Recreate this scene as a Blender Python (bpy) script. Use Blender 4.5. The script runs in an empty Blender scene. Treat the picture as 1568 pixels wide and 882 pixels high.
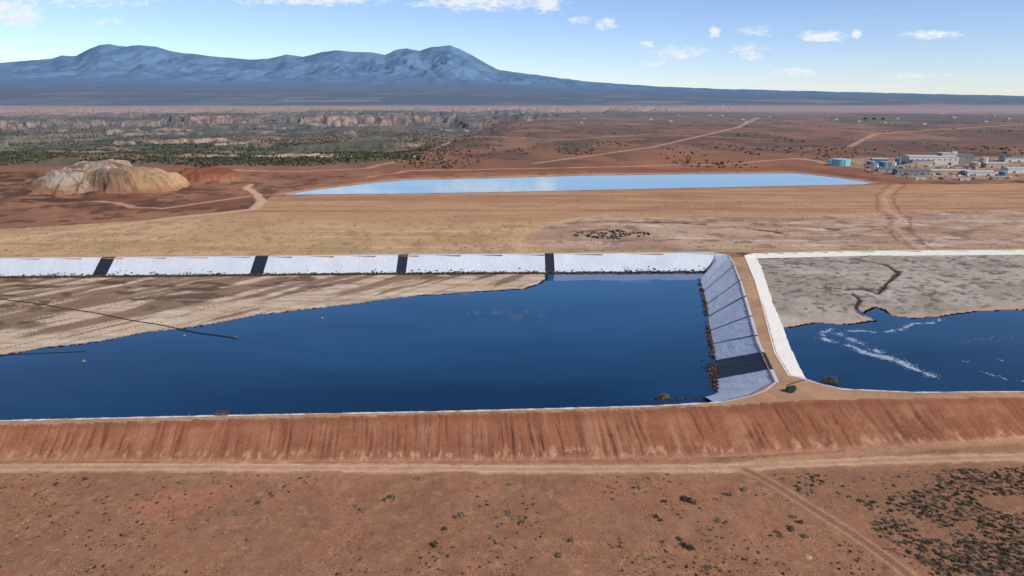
import bpy, math, numpy as np
rng = np.random.default_rng(11)
scene = bpy.context.scene
scene.view_settings.view_transform='Standard'
scene.view_settings.look='None'
scene.view_settings.exposure=0

# ------------------------------------------------------------ image pixel to ground helper
CAMZ=100.0; F=1059.0; PITCH=math.atan((441-150)/F)
cp,sp=math.cos(PITCH),math.sin(PITCH)
WL=-9.0      # main pond level
def G(u,v,z=0.0):
    """image pixel, cast from the camera -> ground coordinates in metres on level z"""
    dx=(u-784)/F; dy=(441-v)/F
    t=(CAMZ-z)/(sp-dy*cp)
    return dx*t,(cp+dy*sp)*t
def GP(pts,z=0.0): return np.array([G(u,v,z) for u,v in pts])

def C(r,g,b,k=1.0):
    f=lambda c:(c/255/12.92 if c/255<=0.04045 else ((c/255+0.055)/1.055)**2.4)*k
    return np.array([f(r),f(g),f(b)])

# ------------------------------------------------------------ numpy noise
def vn(x,y,seed=0):
    xi=np.floor(x).astype(np.int64); yi=np.floor(y).astype(np.int64)
    fx=x-xi; fy=y-yi
    fx=fx*fx*(3-2*fx); fy=fy*fy*(3-2*fy)
    def h(a,b):
        k=(a*374761393+b*668265263+seed*974634777)&0xffffffff
        k=((k^(k>>13))*1274126177)&0xffffffff
        return ((k^(k>>16))&0xffff)/65535.0
    a=h(xi,yi);b=h(xi+1,yi);c=h(xi,yi+1);d=h(xi+1,yi+1)
    return (a*(1-fx)+b*fx)*(1-fy)+(c*(1-fx)+d*fx)*fy
def fbm(x,y,seed=0,o=4):
    s=0;a=0.5;t=0
    for i in range(o):
        s=s+a*vn(x,y,seed+i*17);t+=a;a*=0.5
        x,y=(x*0.8-y*0.6)*2.03+3.1,(x*0.6+y*0.8)*2.03+1.7
    return s/t
def sfbm(x,y,seed=0,o=4):
    """fbm without rotation between octaves, keeps streaks aligned"""
    s=0;a=0.5;t=0
    for i in range(o):
        s=s+a*vn(x,y,seed+i*17);t+=a;a*=0.6
        x,y=x*2.1+3.1,y*1.6+1.7
    return s/t
def ss(a,b,x):
    t=np.clip((x-a)/(b-a),0,1); return t*t*(3-2*t)
def lerp(c,d,m): return c+(np.asarray(d)-c)*m[:,None]

def pd(x,y,pts,margin=40.0):
    out=np.full(x.shape,margin); mn=pts.min(0)-margin; mx=pts.max(0)+margin
    I=np.nonzero((x>mn[0])&(x<mx[0])&(y>mn[1])&(y<mx[1]))[0]
    X=x[I];Y=y[I];D=np.full(X.shape,margin*margin)
    for (ax,ay),(bx,by) in zip(pts[:-1],pts[1:]):
        ex,ey=bx-ax,by-ay; L=ex*ex+ey*ey+1e-9
        t=np.clip(((X-ax)*ex+(Y-ay)*ey)/L,0,1)
        D=np.minimum(D,(X-ax-t*ex)**2+(Y-ay-t*ey)**2)
    out[I]=np.sqrt(D); return out
def sd(x,y,pts,margin=40.0):
    """signed distance, negative inside"""
    out=np.full(x.shape,margin); mn=pts.min(0)-margin; mx=pts.max(0)+margin
    I=np.nonzero((x>mn[0])&(x<mx[0])&(y>mn[1])&(y<mx[1]))[0]
    X=x[I];Y=y[I];D=np.full(X.shape,1e12);ins=np.zeros(X.shape,bool)
    P=np.vstack([pts,pts[:1]])
    for (ax,ay),(bx,by) in zip(P[:-1],P[1:]):
        ex,ey=bx-ax,by-ay; L=ex*ex+ey*ey+1e-9
        t=np.clip(((X-ax)*ex+(Y-ay)*ey)/L,0,1)
        D=np.minimum(D,(X-ax-t*ex)**2+(Y-ay-t*ey)**2)
        if abs(ey)>1e-9:
            c=((ay>Y)!=(by>Y))&(X<ex*(Y-ay)/ey+ax); ins^=c
    D=np.sqrt(D); out[I]=np.where(ins,-D,np.minimum(D,margin)); return out

# ------------------------------------------------------------ site layout, outlines traced in image pixels
crest=GP([(-1400,705),(-500,668),(0,651),(300,643),(600,636),(900,629),(1130,620),(1250,612),(1568,607),(2100,604),(3200,600)])
toe=GP([(-1400,745),(-500,712),(0,706),(400,708),(800,706),(1100,701),(1250,692),(1568,672),(2100,655),(3200,640)],-7)
main_cell=GP([(-1400,700),(-500,662),(0,644.5),(330,637),(700,630),(1000,622),(1105,616),(1150,606),(1188,585),(1170,545),(1160,525),(1147,480),(1133,430),(1120,396),(1112,390),(1098,388),(840,389.5),(0,396.5),(-900,405)])
right_cell=GP([(1137,392),(1152,388.5),(1300,385),(1568,383),(2400,380),(3000,600),(2100,597),(1568,600),(1400,601),(1290,596),(1255,588),(1228,579),(1208,575),(1186,540),(1168,470)])
shore=GP([(-1400,640),(-300,580),(0,545),(70,533),(150,524),(230,508),(300,501),(400,482),(500,471),(560,463),(650,452),(740,447),(800,443),(830,434),(836,426),(840,380),(-900,390)],WL)
rshore=GP([(1150,505),(1205,503),(1250,494),(1300,497),(1345,491),(1320,480),(1340,470),(1365,482),(1400,487),(1440,484),(1500,477),(1568,474),(1900,465),(2600,440),(2400,370),(1130,370)],-3)
farpond=GP([(428,298.5),(480,291),(560,281),(625,275),(760,272),(900,268),(1060,266),(1215,264.5),(1270,270),(1338,280),(1325,282.5),(1000,289),(780,294),(600,297)],-0.8)
covered=GP([(-1200,392),(-300,370),(250,336),(380,322),(420,300),(700,296),(1340,284),(2200,272),(2400,378),(1100,386),(600,391),(-900,402)])
dry=GP([(800,372),(830,345),(920,331),(1130,333),(1380,325),(2200,305),(2400,378),(1568,381),(1200,384),(1000,385),(860,384)])
mill_pad=GP([(1255,246),(1340,240),(1800,238),(1800,274),(1568,276),(1400,276),(1330,262)])
road=GP([(-900,725),(-400,718),(0,716),(400,715.5),(800,718),(1100,717),(1200,711.5),(1350,705),(1568,699),(2000,690),(2600,680)],-7)
branch=GP([(1140,719),(1165,730),(1195,748),(1240,776),(1300,813),(1350,848),(1400,886),(1440,930)],-7)
bench=GP([(1160,705),(1250,697),(1400,685),(1568,672),(2100,655)],-6.6)
redpatch=GP([(205,775),(240,752),(300,742),(370,741),(350,765),(290,787),(220,790)],-7)
scrubzone=GP([(1170,735),(1190,722),(1350,716),(1568,710),(2000,700),(2000,930),(1480,930),(1400,862),(1300,795)],-7)
tan_road=GP([(-400,392),(0,369),(150,350),(260,334),(350,325),(390,320),(402,308),(392,296),(375,288),(385,283)])
loop=GP([(800,385),(788,372),(795,360),(830,347),(880,336),(930,331)])
rtrack=GP([(1375,283),(1355,300),(1358,320),(1380,335),(1375,350),(1395,370),(1410,381)])
far_tracks=[GP(p) for p in ([(350,262),(470,262),(560,258),(640,240),(690,215)],[(560,275),(620,262),(900,256),(1100,252),(1230,242),(1270,252)],[(1215,242),(1350,262),(1420,262),(1568,272)],
      [(700,205),(850,215),(1000,205),(1200,215)],[(1300,225),(1340,205),(1568,190)],[(0,312),(120,306),(260,318),(385,300)],[(820,250),(1000,225),(1130,195),(1160,180)])]
cracks=[GP(p,-1.5) for p in ([(1262,437),(1300,441),(1322,440),(1345,447),(1360,431),(1375,417),(1352,404),(1325,398),(1300,395)],[(1306,446),(1318,455),(1311,468),(1322,478)],[(1550,405),(1568,408)])]
draincut=[GP(p) for p in ([(930,338),(980,341),(1030,341),(1080,344)],[(1140,349),(1175,352),(1205,359)],[(1210,345),(1290,352)])]
redbank=GP([(272,279),(280,268),(330,266),(368,270),(362,278),(320,280)])
shadeleft=GP([(-60,330),(-60,262),(60,262),(120,270),(160,300),(40,316)])
pads=GP([(1320,185),(1390,183),(1385,187),(1330,188)])
CANX=([900,1050,1180,1300,1700,2300,3200,5000,9000],[-330,-310,-210,-190,-170,-110,-50,600,3500])

cx,cy=crest[:,0],crest[:,1]; tx,ty=toe[:,0],toe[:,1]

def terrain(x,y):
    n=x.shape[0]
    D=np.hypot(x,y); pix=0.25+0.5*D*D/(CAMZ*F)
    z=np.zeros(n); col=np.tile(C(146,92,62),(n,1)); part=np.zeros(n,np.int8)
    nA=fbm(x/14,y/14,1,5); nB=fbm(x/3.0,y/3.0,5,3); nC=fbm(x/60,y/60,9,4); nD=fbm(x/300,y/220,23,5)
    # ---------- foreground plain
    fg=ss(0,1,(np.interp(x,tx,ty)-y)/1.0)
    col=lerp(col,C(106,72,50),ss(.42,.66,nA)*.8)
    col=lerp(col,C(178,122,88),ss(.5,.75,fbm(x/9,y/5,31,4))*.6)
    col=lerp(col,C(76,56,44),ss(.50,.70,nB)*.75)
    col=lerp(col,C(204,152,118),ss(.64,.78,fbm(x/2.2,y/2.2,33,3))*.65)
    col=lerp(col,C(168,98,70),ss(.52,.66,fbm(x/22,y/14,35,4))*.55)
    col=lerp(col,C(118,86,62),ss(.5,.68,fbm(x/35,y/20,36,4))*.5)
    col=lerp(col,C(182,92,60),ss(0.3,-1.5,sd(x+nB*2,y+nA*3,redpatch,20))*.8)
    m=ss(1,-3,sd(x+nA*6-3,y+nA*6-3,scrubzone,30)); col=lerp(col,C(102,77,62),m*.65)
    rd=pd(x,y,road,30); 
    m=ss(9,1,rd+nA*9-3)*fg; col=lerp(col,C(188,136,98),m*.75)
    # ---------- dam
    Yc=np.interp(x,cx,cy); Yt=np.interp(x,tx,ty)
    f=np.clip((y-Yt)/(Yc-Yt),0,1)
    face=(f>0)&(f<1)
    xs=x+(y-Yt)*.10+(nA-.5)*1.5
    rill=sfbm(xs/.8,y/18,41,3); rill2=fbm(x/9,y/9,44,4); rill3=sfbm(xs/3.2,y/30,45,3)
    var=ss(.35,.6,fbm(x/25,y/25,46,3))
    z=-7+7*f+np.where(face,-(0.45*ss(.5,.8,rill)+.7*ss(.45,.8,rill3)*(.15+.85*var))*np.sin(np.pi*f),0)
    z=z+np.where(f<=0,0.35*(nA-.5)+.18*(nB-.5),0)
    fc=np.tile(C(158,100,70),(n,1))
    fc=lerp(fc,C(130,80,57),ss(.45,.7,rill3)*.4*(.3+.7*var))
    fc=lerp(fc,C(110,68,50),ss(.58,.76,rill)*.65)
    fc=lerp(fc,C(186,132,100),ss(.60,.8,sfbm(xs/1.1+50,y/16,48,3))*.5)
    fc=lerp(fc,C(180,124,92),ss(.48,.7,rill2)*.5)
    fc=lerp(fc,C(138,86,64),ss(.5,.7,nC)*.4)
    fc=lerp(fc,C(206,156,122),ss(.54,.72,fbm(x*.9,y/3,47,3))*ss(.4,.08,f)*.8)
    fc=lerp(fc,C(130,78,57),ss(.75,.95,f)*ss(1.0,.93,f)*.5)
    fc=lerp(fc,C(184,132,98),ss(.13,.0,f)*.8)
    fm=ss(-.03,.02,f)*(y<Yc+.2); col=lerp(col,fc,fm)
    part[face]=2
    top=(f>=1)
    col=np.where(top[:,None],C(190,146,108)*(0.75+.5*nA[:,None])*(0.9+.2*nB[:,None]),col)
    # dirt roads (foreground)
    w=np.minimum(pix,1.2)
    m=ss(2.1+w,1.3,rd+(nB-.5)*1.4)*(1-ss(0,.05,f)); col=lerp(col,C(220,174,136),m*.92); part[(m>.5)]=1
    col=lerp(col,C(186,138,104),ss(.45,.1,np.abs(rd-.1))*.5*m)
    bd=pd(x,y,branch,20); m=ss(2.2,1.1,bd+(nB-.5)*1.2)*(f<=0); col=lerp(col,C(176,126,94),m*.75); part[(m>.5)]=1
    m2=ss(.35,.15,np.abs(bd-.75)); col=lerp(col,C(206,156,122),m2*m*.8)
    m=ss(.28,.1,bd)*(f<=0); col=lerp(col,C(126,88,66),m*.5)
    for k_,(xa,ya) in enumerate(((60,-.25),(-40,.5),(-95,.15))):
        q=np.abs(x-xa-ya*(y-150)+2*(nC-.5)*6); m=ss(.5,.15,np.abs(q-.8))*fg*.35; col=lerp(col,C(188,134,102),m)
    bn=pd(x,y,bench,20); m=ss(1.6,.6,bn); col=lerp(col,C(200,150,112),m*.8)
    # ---------- tan covered cell / dry area
    wob=(nC-.5)*10
    s=sd(x,y+wob*.3,covered,60); m=ss(2,-4,s)
    cc=np.tile(C(200,160,116),(n,1))
    cc=lerp(cc,C(178,144,98),ss(.42,.7,fbm(x/40,y/16,61,5))*.75)
    cc=lerp(cc,C(214,176,134),ss(.5,.75,fbm(x/70,y/10,64,4))*.7)
    cc=lerp(cc,C(150,116,80),ss(.58,.7,fbm(x/5,y/9,67,3))*.45)
    cc=lerp(cc,C(192,142,104),ss(530,620,y+(nC-.5)*60)*.75)
    cc=lerp(cc,C(164,114,80),ss(.5,.6,fbm(x/90,y/14,69,3))*ss(560,620,y)*.5)
    for vv,kk in ((322,.5),(304,.35),(300,.5)):
        yl=G(784,vv)[1]; cc=lerp(cc,C(156,104,72),ss(4+pix,1,np.abs(y-yl-(x)*.03+(nC-.5)*14))*kk)
    col=lerp(col,cc,m)
    between=(y>440)&(y<1000)&(s>0)
    col=np.where(between[:,None],lerp(lerp(np.tile(C(160,112,84),(n,1)),C(124,78,58),ss(.4,.7,nC)*.8),C(90,66,52),ss(.52,.66,nA)*.75),col)
    s2=sd(x+wob,y+wob,dry,60); m=ss(3,-6,s2)*(s<0)
    dc=np.tile(C(198,162,134),(n,1))
    dc=lerp(dc,C(174,136,108),ss(.42,.66,fbm(x/45,y/14,71,5))*.9)
    dc=lerp(dc,C(220,198,180),ss(.62,.76,fbm(x/30,y/9,73,4))*.7)
    dc=lerp(dc,C(116,94,76),ss(.60,.70,fbm(x/12,y/8,75,4))*.6)
    col=lerp(col,dc,m)
    gp=np.exp(-((x-125)/40)**2-((y-462)/5)**2); col=lerp(col,C(120,120,70),np.clip(gp*nA*1.6,0,1)*.6)
    for q in draincut:
        m=ss(2.2,.6,pd(x+(nA-.5)*9,y+(nA-.5)*12,q,20)); col=lerp(col,C(66,52,42),m*.85); z=z-m*.6
    for q,w_,k in ((tan_road,3.6,.9),(loop,4.0,.5),(rtrack,1.6,.45)):
        m=ss(w_+1.5,w_-1,pd(x+(nA-.5)*5,y+(nC-.5)*10,q,30)); col=lerp(col,C(216,172,136),m*k)
        if q is tan_road: part[m>.5]=1
    m=ss(1.6,.4,np.abs(pd(x+(nA-.5)*9,y+(nC-.5)*6,rtrack,30)-7)); col=lerp(col,C(110,80,62),m*.6)
    # ---------- far plain & canyon country
    far=ss(930,1010,y+(nC-.5)*60)
    pl=np.tile(C(146,102,78),(n,1))
    pl=lerp(pl,C(108,82,68),ss(.42,.66,nD)*.8)
    pl=lerp(pl,C(170,120,90),ss(.52,.75,fbm(x/260,y/500,81,5))*.75)
    pl=lerp(pl,C(84,76,60),ss(.48,.66,fbm(x/60,y/140,83,4))*.65)
    pl=lerp(pl,C(172,108,78),ss(1400,1000,y+(nC-.5)*500)*.45)
    s3=fbm(x/1500,y/2600,85,4)
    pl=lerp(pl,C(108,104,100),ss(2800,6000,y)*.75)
    pl=lerp(pl,C(166,140,126),ss(.56,.64,s3)*ss(3000,4500,y)*ss(9000,6000,y)*.75)
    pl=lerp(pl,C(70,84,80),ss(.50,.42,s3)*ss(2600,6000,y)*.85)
    bx=np.interp(y,*CANX)
    can=ss(90,-90,x-bx+(nD-.5)*260)*ss(1010,1140,y)
    nE=fbm(x/500,y/900,90,4)
    rimy=3500+1100*(nE-.5)+400*(nC-.5); rim=ss(0,70,y-rimy)
    rimy2=1330+260*(fbm(x/160,y/900,92,4)-.5); band=ss(-680,-600,x)*ss(-250,-340,x)
    a=fbm(x/420,y/420,91,5)+.07*(nC-.5)
    t2=ss(.56,.575,a); t1=ss(.47,.483,a)
    zc=-40*ss(1200,1900,y)+27*rim*ss(.32,.44,nC+.1)+12*t2*ss(1500,1800,y)+10*t1*ss(1400,1700,y)+8*(nC-.5)+5*(nA-.5)
    zc=zc-16*ss(1230,1290,y)*(1-ss(0,22,y-rimy2))*band
    z=np.where(y>900,z+can*zc*ss(9500,6500,y),z)
    cc=np.tile(C(126,108,86),(n,1))
    cc=lerp(cc,C(84,86,66),ss(.32,.55,fbm(x/120,y/200,95,5))*.9)
    cc=lerp(cc,C(148,114,90),ss(.58,.72,nD)*.7)
    cc=lerp(cc,C(112,120,84),ss(-1100,-1500,x+300*(nD-.5))*ss(1500,1700,y)*ss(2300,2000,y)*.5)
    strk=ss(.35,.6,fbm(x/22,y/200,96,3))
    edge=np.maximum(ss(-8,10,y-rimy)*ss(90,60,y-rimy)*(.1+.9*ss(.44,.58,fbm(x/160,y/3000,97,3))),
         np.maximum(ss(.558,.562,a)*ss(.582,.574,a),ss(.468,.472,a)*ss(.491,.484,a)*.9)*ss(1400,1700,y)*ss(.42,.56,fbm(x/200,y/300,94,3)))
    edge=np.maximum(edge,ss(-6,2,y-rimy2)*ss(40,24,y-rimy2)*band*.95)
    cc=lerp(cc,C(188,152,128),edge*(.4+.6*strk))
    ledge_shade=np.maximum(ss(.445,.462,a)*ss(.470,.466,a),ss(.538,.552,a)*ss(.560,.556,a))*ss(1400,1700,y)
    cc=lerp(cc,C(58,54,48),ledge_shade*.7)  # shadow below the ledges painted into the ground colour
    cc=lerp(cc,C(50,46,42),ss(-26,-10,y-rimy2)*ss(0,-5,y-rimy2)*band*.8)  # painted shadow strip at the foot of the nearer rim
    rim_shade=ss(-90,-20,y-rimy)*ss(0,-8,y-rimy); cc=lerp(cc,C(62,60,54),rim_shade*.6)  # shade under the far rim, put into the colour
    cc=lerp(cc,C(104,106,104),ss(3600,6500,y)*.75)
    cc=lerp(cc,C(152,132,120),ss(.58,.66,fbm(x/700,y/900,98,4))*ss(4000,5000,y)*ss(9000,6500,y)*.6)
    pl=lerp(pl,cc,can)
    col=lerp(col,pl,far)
    # berm beyond far pond
    fp=sd(x,y,farpond,120)
    be=ss(0,22,fp)*ss(75,35,fp)*ss(760,900,y)
    z=z+be*2.4; col=lerp(col,C(150,88,62),be*ss(.2,.6,nA)*.85)
    z=np.where(fp<6,np.minimum(z,-0.8+np.clip(fp+1.5,-3,6)*.14),z)
    col=lerp(col,C(200,156,122),ss(7,3,fp)*ss(-1,1,fp)*.8)
    for q in far_tracks:
        m=ss(4.5+pix*.3,2,pd(x+(nC-.5)*20,y+(nC-.5)*30,q,40)); col=lerp(col,C(204,160,128),m*.75)
    m=ss(.3,-8,sd(x+wob,y+wob,shadeleft,60)); col=lerp(col,C(86,62,50),m*ss(.3,.55,nA)*.9)  # shadowed ground left of the mound, shade painted as colour
    rb=ss(2,-5,sd(x+(nA-.5)*8,y,redbank,40)); z=z+rb*(8+3*vn(x/5,y/40,3)); col=lerp(col,C(140,80,56),rb*.9)
    hl=ss(-330,-400,x)*ss(600,660,y)*ss(1100,1000,y); z=z+hl*(11*(fbm(x/50,y/50,99,4)-.42))
    m=ss(5,-12,sd(x+wob,y+wob,mill_pad,80)); 
    col=lerp(col,lerp(np.tile(C(186,150,122),(n,1)),C(150,110,84),ss(.4,.65,nA)),m*.9); z=z*(1-m)
    m=ss(10,-5,sd(x,y,pads,50)); col=lerp(col,C(86,118,70),m*.8)
    # ---------- main cell
    s=sd(x,y,main_cell,30)
    ins=s<0
    bs=sd(x+(nA-.5)*5,y+(nA-.5)*5+(nB-.5)*2,shore,80)
    floor=WL-np.clip(bs,-60,60)*.009+np.where(bs<0,(nB-.5)*.06,0)
    zi=np.maximum(-1.4+s*.8,floor)
    z=np.where(ins,zi,z)
    px_=x*.79-y*.61+ (nA-.5)*5; al=x*.61+y*.79
    ph=px_/15.0; fr=ph-np.floor(ph); pid=np.floor(ph)
    r1=vn(pid*7.3,pid*0+.5,7)
    b=np.tile(C(222,192,160),(n,1))
    b=lerp(b,C(198,166,136),(r1*.8))
    b=lerp(b,C(232,208,180),ss(.5,.7,fbm(x/25,y/6,104,4))*.6)
    dk=ss(.48,.62,fbm(px_/6,al/45,101,4)+.14*(vn(pid*3.1,al/25,8)-.5)+.18*ss(-12,-50,bs)-.13*ss(-20,0,bs)-.05)
    b=lerp(b,C(134,104,80),dk*.85)
    b=lerp(b,C(94,72,56),ss(.53,.64,fbm(x/16,y/7,103,4))*.85*ss(-22,-50,bs))
    b=lerp(b,C(112,86,68),ss(.06,.0,np.minimum(fr,1-fr))*.8*ss(.3,.45,nA))
    b=lerp(b,C(156,130,106),ss(.58,.70,fbm(x/30,y/3,106,3))*.5)
    b=lerp(b,C(168,150,132),ss(-2.5,0,bs)*.7)
    b=lerp(b,C(86,66,52),ss(-20,-14.5,s+(nA-.5)*5)*.8)
    col=np.where(ins[:,None],b,col); part[ins&(bs<0)]=3
    dkk=ins&(bs>=0); col=np.where(dkk[:,None],C(50,48,45),col)
    # ---------- right cell
    s=sd(x,y,right_cell,30); ins=s<0
    n4=fbm(x/22,y/22,111,5)
    bs=sd(x+(nA-.5)*7,y+(nA-.5)*7,rshore,80)
    base_=-3.0-np.clip(bs,-80,60)*.02
    floor=base_+np.where(bs<0,(nA-.5)*.9*ss(0,-15,bs)+(nB-.5)*.5*ss(0,-6,bs),0)
    b=np.tile(C(186,171,154),(n,1))
    b=lerp(b,C(158,143,126),ss(.44,.62,n4)*.7)
    b=lerp(b,C(200,187,171),ss(.55,.72,fbm(x/30,y/14,113,4))*.65)
    b=lerp(b,C(100,88,76),ss(.57,.68,fbm(x/4,y/3,115,4))*.75*ss(.42,.6,nC+.1))
    b=lerp(b,C(204,166,138),ss(-8,-1,bs)*.8)
    for k_,q in enumerate(cracks):
        dd=pd(x+(nA-.5)*6,y+(nA-.5)*9+(nB-.5)*3,q,20); wd=.4+1.3*ss(.35,.65,fbm(x/7,y/7,117,2))
        m=ss(wd,wd*.3,dd); b=lerp(b,C(46,38,32),m*.9); floor=floor-m*.6
    floor=np.where(bs<-2,np.maximum(floor,-2.93),floor)
    zi=np.maximum(-.6+s*.6,floor)
    z=np.where(ins,zi,z)
    col=np.where(ins[:,None],b,col); part[ins&(bs<0)]=3
    dkk=ins&(bs>=0); col=np.where(dkk[:,None],C(60,55,48),col)
    haze=1-np.exp(-np.maximum(D-1200,0)/7500.0)
    col=lerp(col,C(116,128,148),haze*.93)  # distance haze mixed into the ground colour
    g_=col.mean(1)[:,None]; col=g_+(col-g_)*.96; col=col*np.array([.96,.97,.94])
    return z,np.clip(col,0,1),part

# ------------------------------------------------------------ mesh helpers
COLL=scene.collection
def mk(name,verts,faces,mat,col=None,smooth=False,parent=None,mi=None,mats=None):
    verts=np.asarray(verts,np.float32); faces=np.asarray(faces,np.int32)
    me=bpy.data.meshes.new(name); k=faces.shape[1]
    me.vertices.add(len(verts)); me.vertices.foreach_set('co',verts.ravel())
    me.loops.add(faces.size); me.loops.foreach_set('vertex_index',faces.ravel())
    me.polygons.add(len(faces)); me.polygons.foreach_set('loop_start',np.arange(0,faces.size,k,dtype=np.int32))
    if mats:
        for m in mats: me.materials.append(m)
    else: me.materials.append(mat)
    if mi is not None: me.polygons.foreach_set('material_index',np.asarray(mi,np.int32))
    me.polygons.foreach_set('use_smooth',np.full(len(faces),smooth))
    if col is not None:
        a=me.attributes.new('col','FLOAT_COLOR','POINT')
        a.data.foreach_set('color',np.hstack([col,np.ones((len(col),1))]).astype(np.float32).ravel())
    me.update(calc_edges=True)
    ob=bpy.data.objects.new(name,me); COLL.objects.link(ob)
    if parent: ob.parent=parent
    return ob
def empty(name):
    e=bpy.data.objects.new(name,None); COLL.objects.link(e); return e

# ------------------------------------------------------------ materials
def newmat(name):
    m=bpy.data.materials.new(name); m.use_nodes=True
    nt=m.node_tree; b=nt.nodes['Principled BSDF']; return m,nt,b
def N(nt,t,**kw):
    n=nt.nodes.new(t)
    for k,v in kw.items(): setattr(n,k,v)
    return n
def math_(nt,op,a,b=None,c=None):
    n=N(nt,'ShaderNodeMath',operation=op)
    for i,v in enumerate((a,b,c)):
        if v is None: continue
        if isinstance(v,(int,float)): n.inputs[i].default_value=v
        else: nt.links.new(v,n.inputs[i])
    return n.outputs[0]
def noise(nt,vec,scale,detail=4,rough=.6):
    n=N(nt,'ShaderNodeTexNoise'); n.inputs['Scale'].default_value=scale; n.inputs['Detail'].default_value=detail
    n.inputs['Roughness'].default_value=rough
    if vec is not None: nt.links.new(vec,n.inputs['Vector'])
    return n.outputs['Fac']
def simple(name,rgb,var=.25,scale=1.0,rough=.8,metal=0,stretch=(1,1,1),bump=0.0,spec=.3):
    m,nt,b=newmat(name)
    tc=N(nt,'ShaderNodeTexCoord'); mp=N(nt,'ShaderNodeMapping'); mp.inputs['Scale'].default_value=stretch
    nt.links.new(tc.outputs['Object'],mp.inputs[0])
    f=noise(nt,mp.outputs[0],scale,4)
    k=math_(nt,'MULTIPLY_ADD',f,var*2,1-var)
    vm=N(nt,'ShaderNodeVectorMath',operation='SCALE'); vm.inputs[0].default_value=tuple(rgb)
    nt.links.new(k,vm.inputs['Scale']); nt.links.new(vm.outputs[0],b.inputs['Base Color'])
    b.inputs['Roughness'].default_value=rough; b.inputs['Metallic'].default_value=metal
    b.inputs['Specular IOR Level'].default_value=spec
    if bump:
        bp=N(nt,'ShaderNodeBump'); bp.inputs['Distance'].default_value=bump; nt.links.new(f,bp.inputs['Height']); nt.links.new(bp.outputs[0],b.inputs['Normal'])
    return m
def ground_mat():
    m,nt,b=newmat('soil')
    at=N(nt,'ShaderNodeAttribute',attribute_name='col'); tc=N(nt,'ShaderNodeTexCoord'); o=tc.outputs['Object']
    n1=noise(nt,o,2.6,3,.8); n2=noise(nt,o,.35,3,.65); n3=noise(nt,o,.02,3,.65)
    sb_=math_(nt,'MULTIPLY_ADD',n1,1.5,math_(nt,'MULTIPLY',n2,.6)); s=math_(nt,'MULTIPLY_ADD',n3,.4,sb_)
    k=math_(nt,'ADD',s,-.28)
    vm=N(nt,'ShaderNodeVectorMath',operation='SCALE'); nt.links.new(at.outputs['Color'],vm.inputs[0]); nt.links.new(k,vm.inputs['Scale'])
    nt.links.new(vm.outputs[0],b.inputs['Base Color']); b.inputs['Roughness'].default_value=.95; b.inputs['Specular IOR Level'].default_value=.1
    bp=N(nt,'ShaderNodeBump'); bp.inputs['Distance'].default_value=.35; bp.inputs['Strength'].default_value=.75
    nt.links.new(sb_,bp.inputs['Height']); nt.links.new(bp.outputs[0],b.inputs['Normal'])
    return m
SOIL=ground_mat()
def attr_mat(name,rough=.9,var=.3,scale=1.,trans=0):
    m,nt,b=newmat(name); at=N(nt,'ShaderNodeAttribute',attribute_name='col'); tc=N(nt,'ShaderNodeTexCoord')
    k=math_(nt,'MULTIPLY_ADD',noise(nt,tc.outputs['Object'],scale,2),var*2,1-var)
    vm=N(nt,'ShaderNodeVectorMath',operation='SCALE'); nt.links.new(at.outputs['Color'],vm.inputs[0]); nt.links.new(k,vm.inputs['Scale'])
    nt.links.new(vm.outputs[0],b.inputs['Base Color']); b.inputs['Roughness'].default_value=rough; b.inputs['Specular IOR Level'].default_value=.1
    return m
def water_mat(name,rgb,rough,spec,bscale,bdist,rgb2,y0=None,y1=None,rgb3=None):
    """colour pales towards the back of the cell, painting in the stronger sky reflection"""
    m,nt,b=newmat(name); tc=N(nt,'ShaderNodeTexCoord'); o=tc.outputs['Object']
    mx=N(nt,'ShaderNodeMix',data_type='RGBA'); mx.inputs[6].default_value=(*rgb,1); mx.inputs[7].default_value=(*rgb2,1)
    mp=N(nt,'ShaderNodeMapping'); mp.inputs['Scale'].default_value=(.6,2.0,1); nt.links.new(o,mp.inputs[0])
    nz=noise(nt,mp.outputs[0],.012,4)
    r=N(nt,'ShaderNodeMapRange'); r.inputs['From Min'].default_value=.3; r.inputs['From Max'].default_value=.7
    nt.links.new(nz,r.inputs[0]); nt.links.new(r.outputs[0],mx.inputs[0]); out=mx.outputs[2]
    if rgb3 is not None:
        sx=N(nt,'ShaderNodeSeparateXYZ'); nt.links.new(o,sx.inputs[0])
        yv=math_(nt,'MULTIPLY_ADD',math_(nt,'SUBTRACT',nz,.5),120.0,sx.outputs[1])
        r2=N(nt,'ShaderNodeMapRange'); r2.inputs['From Min'].default_value=y0; r2.inputs['From Max'].default_value=y1; nt.links.new(yv,r2.inputs[0])
        m2=N(nt,'ShaderNodeMix',data_type='RGBA'); nt.links.new(r2.outputs[0],m2.inputs[0]); nt.links.new(out,m2.inputs[6]); m2.inputs[7].default_value=(*rgb3,1); out=m2.outputs[2]
    nt.links.new(out,b.inputs['Base Color']); b.inputs['Roughness'].default_value=rough; b.inputs['IOR'].default_value=1.33
    b.inputs['Specular IOR Level'].default_value=spec
    bp=N(nt,'ShaderNodeBump'); bp.inputs['Distance'].default_value=bdist; bp.inputs['Strength'].default_value=1
    nt.links.new(noise(nt,o,bscale,2),bp.inputs['Height']); nt.links.new(bp.outputs[0],b.inputs['Normal'])
    return m

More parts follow.
